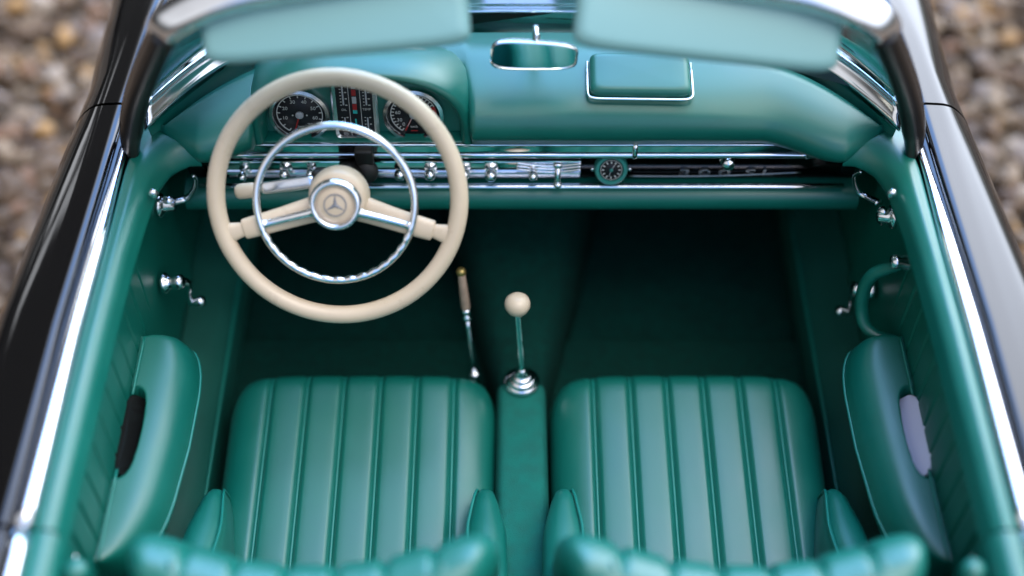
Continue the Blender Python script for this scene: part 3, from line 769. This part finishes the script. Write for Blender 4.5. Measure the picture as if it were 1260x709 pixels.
# ---- seats
PL = [-.174, -.1044, -.0348, .0348, .1044, .174]
def groove(x, half_last=.08):
    """pleat profile: 0 on panel crests, negative in the seams"""
    g = 0
    for p in PL:
        d = (x - p) / .0058; g += math.exp(-d * d)
    return -min(g, 1.)
def crown(x):
    for i in range(5):
        if PL[i] <= x <= PL[i + 1]:
            t = (x - PL[i]) / (PL[i + 1] - PL[i]); return 1 - abs(2 * t - 1) ** 4
    d = abs(x) - .174; return max(0., min(1., 1 - abs(2 * d / .08 - 1) ** 2.6)) if d < .08 else 0.
SX = sorted(set([round(p + k * .0023, 5) for p in PL for k in range(-6, 7)] + [round(-.174 + k * .0116, 5) for k in range(31)]))
def seat(cx, shift):
    st = empty('seat', car, (cx, 0, 0))
    W0_ = .256
    # cushion
    ds = [0, .0015, .005, .011, .020, .032, .046, .062, .08] + steps(.105, .52, 18)
    rings = []; seams = {p: [] for p in PL}
    for d in ds:
        y = -.191 - d
        Wd = W0_ - .050 * (1 - math.sqrt(max(0, 1 - max(0, 1 - d / .10) ** 2.2))) - .012 * max(0, (d - .25) / .25)
        top = .452 - .030 * (d / .5)
        roll = (1 - max(0, 1 - d / .055) ** 2.6) ** (1 / 2.6)
        row = []
        side = [1.0, .995, .975, .94, .89, .82, .73, .62, .5, .36, .22, .1]
        def zz(x):
            e = (1 - min(1, abs(x) / Wd) ** 5.5) ** (1 / 2.2)
            z = top - .075 * (1 - e) + .0035 * crown(x) + .0085 * groove(x)
            return lerp(.375, z, roll)
        xs_ = [-lerp(.174, Wd, t) for t in side[:-1]] + SX + [lerp(.174, Wd, t) for t in reversed(side[:-1])]
        row = [Vector((-Wd * .985, y, .30))] + [Vector((x, y, zz(x))) for x in xs_] + [Vector((Wd * .985, y, .30))]
        rings.append(row)
        for p in PL: seams[p].append(Vector((p, y, zz(p) + .0022)))
    o = one('cushion', lofted(rings), 'leather', st)
    b = MB()
    for p in PL: b.add(tube(seams[p][2:], .0027, 8), 'piping')
    b.build('cushion_piping', st)
    # backrest, leaning back, with pleats and wrapped sides
    base = Vector((0, -.697, .40)); vup = Vector((0, -.155, .43)).normalized(); nf = Vector((0, vup.z, -vup.y))   # nf faces forward
    H = .475; WB = .270
    rows_f = []; seams = {p: [] for p in PL}
    vs = [0, .08, .16, .24, .30, .34, .37, .395, .415, .43, .442, .452, .460, .466, .470, .473]
    for v in vs:
        k = max(0, (v - (H - .075)) / .075); roll = math.sqrt(max(0, 1 - k ** 2.4))
        Wv = WB - .055 * (1 - math.sqrt(max(0, 1 - min(1, max(0, (v - (H - .14)) / .14)) ** 2.5))) - .010 * (1 - v / H)
        row = []
        def nn_(x, front=True):
            e = (1 - min(1, abs(x) / Wv) ** 4.5) ** (1 / 2.4)
            th = .066 * roll * e
            wrap = .088 * (abs(x) / WB) ** 2.2
            sag = .0
            if front: return wrap + th + (.0045 * crown(x) + .009 * groove(x)) * roll ** .8
            return wrap - .070 * roll * e - (.004 * crown(x) + .008 * groove(x)) * roll ** .8
        vv = lambda x: v + .012 * (abs(x) / WB) ** 2 * (v / H)
        side = [1.0, .995, .975, .94, .89, .82, .73, .62, .5, .36, .22, .1]
        xs_ = [-lerp(.174, Wv, t) for t in side[:-1]] + SX + [lerp(.174, Wv, t) for t in reversed(side[:-1])]
        fr_ = [base + vup * vv(x) + nf * nn_(x) + Vector((x, 0, 0)) for x in xs_]
        bk_ = [base + vup * vv(x) + nf * nn_(x, False) + Vector((x, 0, 0)) for x in reversed(xs_[1:-1])]
        rows_f.append(fr_ + bk_)
        for p in PL: seams[p].append(base + vup * vv(p) + nf * (nn_(p) + .0025) + Vector((p, 0, 0)))
    one('backrest', lofted(rows_f), 'leather', st)
    b = MB()
    for p in PL: b.add(tube(seams[p], .0027, 8), 'piping')
    b.build('backrest_piping', st)
    # side wings at the foot of the backrest
    for sg in (-1, 1):
        rings = []
        edge = []
        for t in steps(0, 1, 14):
            y = -.462 - .24 * t
            zt = .498 + .085 * t ** 1.1 - .05 * max(0, 1 - t * 8) ** 2; wd = .010 + .026 * min(1, t * 2.2) ** .7
            xc = sg * (.237 + .006 * t)
            r = [Vector((xc + a * wd, y, z)) for a, z in ((-1, .34), (-1, zt - .03), (-.8, zt - .010), (-.3, zt), (.3, zt), (.8, zt - .010), (1, zt - .03), (1, .34))]
            rings.append(r); edge.append(Vector((xc - sg * wd * .85, y, zt - .004)))
        one('side_wing', lofted(rings), 'leather', st, auto=70)
        one('wing_piping', tube([Vector((edge[0].x, edge[0].y + .004, .40)), Vector((edge[0].x, edge[0].y + .004, edge[0].z - .02))] + edge, .0026, 8), 'piping', st)
    return st
seat(-.303, 0)
seat(.311, 0)

# ------------------------------------------------------------------ ground
rows = []
gr = MB(); nx = 60
xs = [math.copysign(abs(t) ** 3, t) * 60 for t in steps(-1, 1, nx)]
gr.add(lofted([[(x, y, -.02 + .01 * math.sin(x * 3 + y * 2)) for x in xs] for y in xs], closed=False, caps=False), 'soil')
go = gr.build('ground'); go['kind'] = 'structure'
import bmesh
protos = []
for k in range(10):
    bm = bmesh.new(); bmesh.ops.create_icosphere(bm, subdivisions=2, radius=1)
    ax = [Vector((random.uniform(-1, 1), random.uniform(-1, 1), random.uniform(-1, 1))).normalized() for _ in range(7)]
    cut = [random.uniform(.55, .95) for _ in ax]
    sc3 = Vector((random.uniform(.8, 1.25), random.uniform(.65, 1.0), random.uniform(.45, .8)))
    for v in bm.verts:
        p = v.co.copy()
        for a, c in zip(ax, cut):
            dd = p.dot(a)
            if dd > c: p -= a * (dd - c) * .85
        v.co = Vector((p.x * sc3.x, p.y * sc3.y, p.z * sc3.z))
    bm.verts.index_update()
    protos.append(([v.co.copy() for v in bm.verts], [tuple(q.index for q in f.verts) for f in bm.faces])); bm.free()
V, Fc = [], []
def scatter(n, x0, x1, y0, y1, r0, r1, zj):
    for _ in range(n):
        v, f = random.choice(protos); r = random.uniform(r0, r1) * (1.4 if random.random() < .08 else 1)
        Tm_ = Matrix.Translation((random.uniform(x0, x1), random.uniform(y0, y1), random.uniform(*zj))) @ Matrix.Rotation(random.uniform(0, 6.28), 4, 'Z') @ Matrix.Rotation(random.uniform(-.5, .5), 4, 'X') @ Matrix.Scale(r, 4)
        k = len(V); V.extend([tuple(Tm_ @ p) for p in v]); Fc.extend([tuple(i + k for i in q) for q in f])
for sgn in (-1, 1):
    a, b_ = sorted((sgn * .62, sgn * 2.6))
    scatter(3600, a, b_, -1.2, 2.9, .020, .044, (-.01, .03))
    scatter(3000, a, b_, -1.2, 2.9, .010, .022, (.0, .03))
me = bpy.data.meshes.new('gravel'); me.from_pydata(V, [], Fc); me.materials.append(M['stone'])
me.polygons.foreach_set('use_smooth', [True] * len(Fc)); me.update()
go = bpy.data.objects.new('gravel', me); COL.objects.link(go); go['kind'] = 'stuff'

# ------------------------------------------------------------------ camera
cam = bpy.data.cameras.new('camera'); co = bpy.data.objects.new('camera', cam); COL.objects.link(co)
co.location = (-.018, -1.575, 2.536); co.rotation_euler = (R(90 - 53), 0, 0)
cam.sensor_width = 36; cam.lens = 1600 / 1260 * 36; cam.clip_start = .05; cam.clip_end = 400
cam.dof.use_dof = True; cam.dof.focus_distance = 2.30; cam.dof.aperture_fstop = .58
scene.camera = co

# ------------------------------------------------------------------ light: thin overcast, brighter to the front right
SUN_EL, SUN_AZ = R(74), R(120)     # azimuth measured from +y towards +x
w = bpy.data.worlds.new('World'); scene.world = w; w.use_nodes = True; nt = w.node_tree
bg = nt.nodes['Background']
sky = nt.nodes.new('ShaderNodeTexSky'); sky.sky_type = 'NISHITA'; sky.sun_disc = False
sky.sun_elevation = SUN_EL; sky.sun_rotation = SUN_AZ; sky.air_density = 1.0; sky.dust_density = 1.0; sky.ozone_density = 1.0
hs = nt.nodes.new('ShaderNodeHueSaturation'); hs.inputs['Saturation'].default_value = .80
nt.links.new(sky.outputs[0], hs.inputs['Color'])
# added sky factors: left dimmed in place of unseen trees, front boosted for sheen
tc = nt.nodes.new('ShaderNodeTexCoord')
nz = nt.nodes.new('ShaderNodeTexNoise'); nz.inputs['Scale'].default_value = 2.2; nz.inputs['Detail'].default_value = 4; nt.links.new(tc.outputs['Generated'], nz.inputs['Vector'])
def ramp(axis, f0, f1, t0, t1, nz_amt):
    d = nt.nodes.new('ShaderNodeVectorMath'); d.operation = 'DOT_PRODUCT'; nt.links.new(tc.outputs['Generated'], d.inputs[0]); d.inputs[1].default_value = Vector(axis).normalized()
    a = nt.nodes.new('ShaderNodeMath'); a.operation = 'MULTIPLY_ADD'; a.inputs[1].default_value = nz_amt; nt.links.new(nz.outputs['Fac'], a.inputs[0]); nt.links.new(d.outputs['Value'], a.inputs[2])
    m = nt.nodes.new('ShaderNodeMapRange'); m.interpolation_type = 'SMOOTHSTEP'
    for k_, v_ in (('From Min', f0 + nz_amt / 2), ('From Max', f1 + nz_amt / 2), ('To Min', t0), ('To Max', t1)): m.inputs[k_].default_value = v_
    nt.links.new(a.outputs[0], m.inputs['Value']); return m.outputs[0]
left = ramp((1, 0, 0), -.34, -.15, .012, 1., .06)
ahead = ramp((.02, .95, .14), .15, .90, .9, 8.4, .06)
cool = ramp((1, 0, 0), .16, .36, 1.18, .35, .06)
cool2 = ramp((1, 0, 0), -.34, -.14, .1, 1., .06)
cm = nt.nodes.new('ShaderNodeMath'); cm.operation = 'MULTIPLY'; nt.links.new(cool, cm.inputs[0]); nt.links.new(cool2, cm.inputs[1]); cool = cm.outputs[0]          # added tint: sky greyed to both sides for neutral reflections in the paint
low = ramp((0, 0, 1), .12, .42, .07, 1., .12)  # sky dimmed near the horizon in place of unseen trees
# added gaps in the left dimming, for streaks on the paint
nb = nt.nodes.new('ShaderNodeTexNoise'); nb.inputs['Scale'].default_value = 5.5; nb.inputs['Detail'].default_value = 3; nt.links.new(tc.outputs['Generated'], nb.inputs['Vector'])
br = nt.nodes.new('ShaderNodeMapRange'); br.interpolation_type = 'SMOOTHSTEP'
for k_, v_ in (('From Min', .585), ('From Max', .66), ('To Min', 0.), ('To Max', .45)): br.inputs[k_].default_value = v_
nt.links.new(nb.outputs['Fac'], br.inputs['Value'])
mxn = nt.nodes.new('ShaderNodeMath'); mxn.operation = 'MAXIMUM'; nt.links.new(left, mxn.inputs[0]); nt.links.new(br.outputs[0], mxn.inputs[1]); left = mxn.outputs[0]
behind = ramp((0, 1, 0), -.25, .10, .65, 0., .06)      # the added dimming lies ahead on the left only
mxb = nt.nodes.new('ShaderNodeMath'); mxb.operation = 'MAXIMUM'; nt.links.new(left, mxb.inputs[0]); nt.links.new(behind, mxb.inputs[1]); left = mxb.outputs[0]
mm = nt.nodes.new('ShaderNodeMath'); mm.operation = 'MULTIPLY'; nt.links.new(left, mm.inputs[0]); nt.links.new(ahead, mm.inputs[1])
ml = nt.nodes.new('ShaderNodeVectorMath'); ml.operation = 'SCALE'; nt.links.new(hs.outputs[0], ml.inputs[0]); nt.links.new(mm.outputs[0], ml.inputs['Scale'])
m3 = nt.nodes.new('ShaderNodeMath'); m3.operation = 'MULTIPLY'; nt.links.new(mm.outputs[0], m3.inputs[0]); nt.links.new(low, m3.inputs[1]); nt.links.new(m3.outputs[0], ml.inputs['Scale'])
nt.links.new(cool, hs.inputs['Saturation'])
nt.links.new(ml.outputs[0], bg.inputs[0]); bg.inputs[1].default_value = .15
sl = bpy.data.lights.new('sun', 'SUN'); sl.energy = .5; sl.angle = R(40); sl.color = (1, .93, .85)
so = bpy.data.objects.new('sun', sl); COL.objects.link(so)
dirv = Vector((math.sin(SUN_AZ) * math.cos(SUN_EL), math.cos(SUN_AZ) * math.cos(SUN_EL), math.sin(SUN_EL)))
so.rotation_euler = dirv.to_track_quat('Z', 'Y').to_euler()
scene.view_settings.view_transform = 'Standard'; scene.view_settings.look = 'None'; scene.view_settings.exposure = 1.4; scene.view_settings.gamma = 1
try:
    scene.cycles.use_denoising = True
except Exception: pass
scene.cycles.max_bounces = 8; scene.cycles.glossy_bounces = 5; scene.cycles.transparent_max_bounces = 8
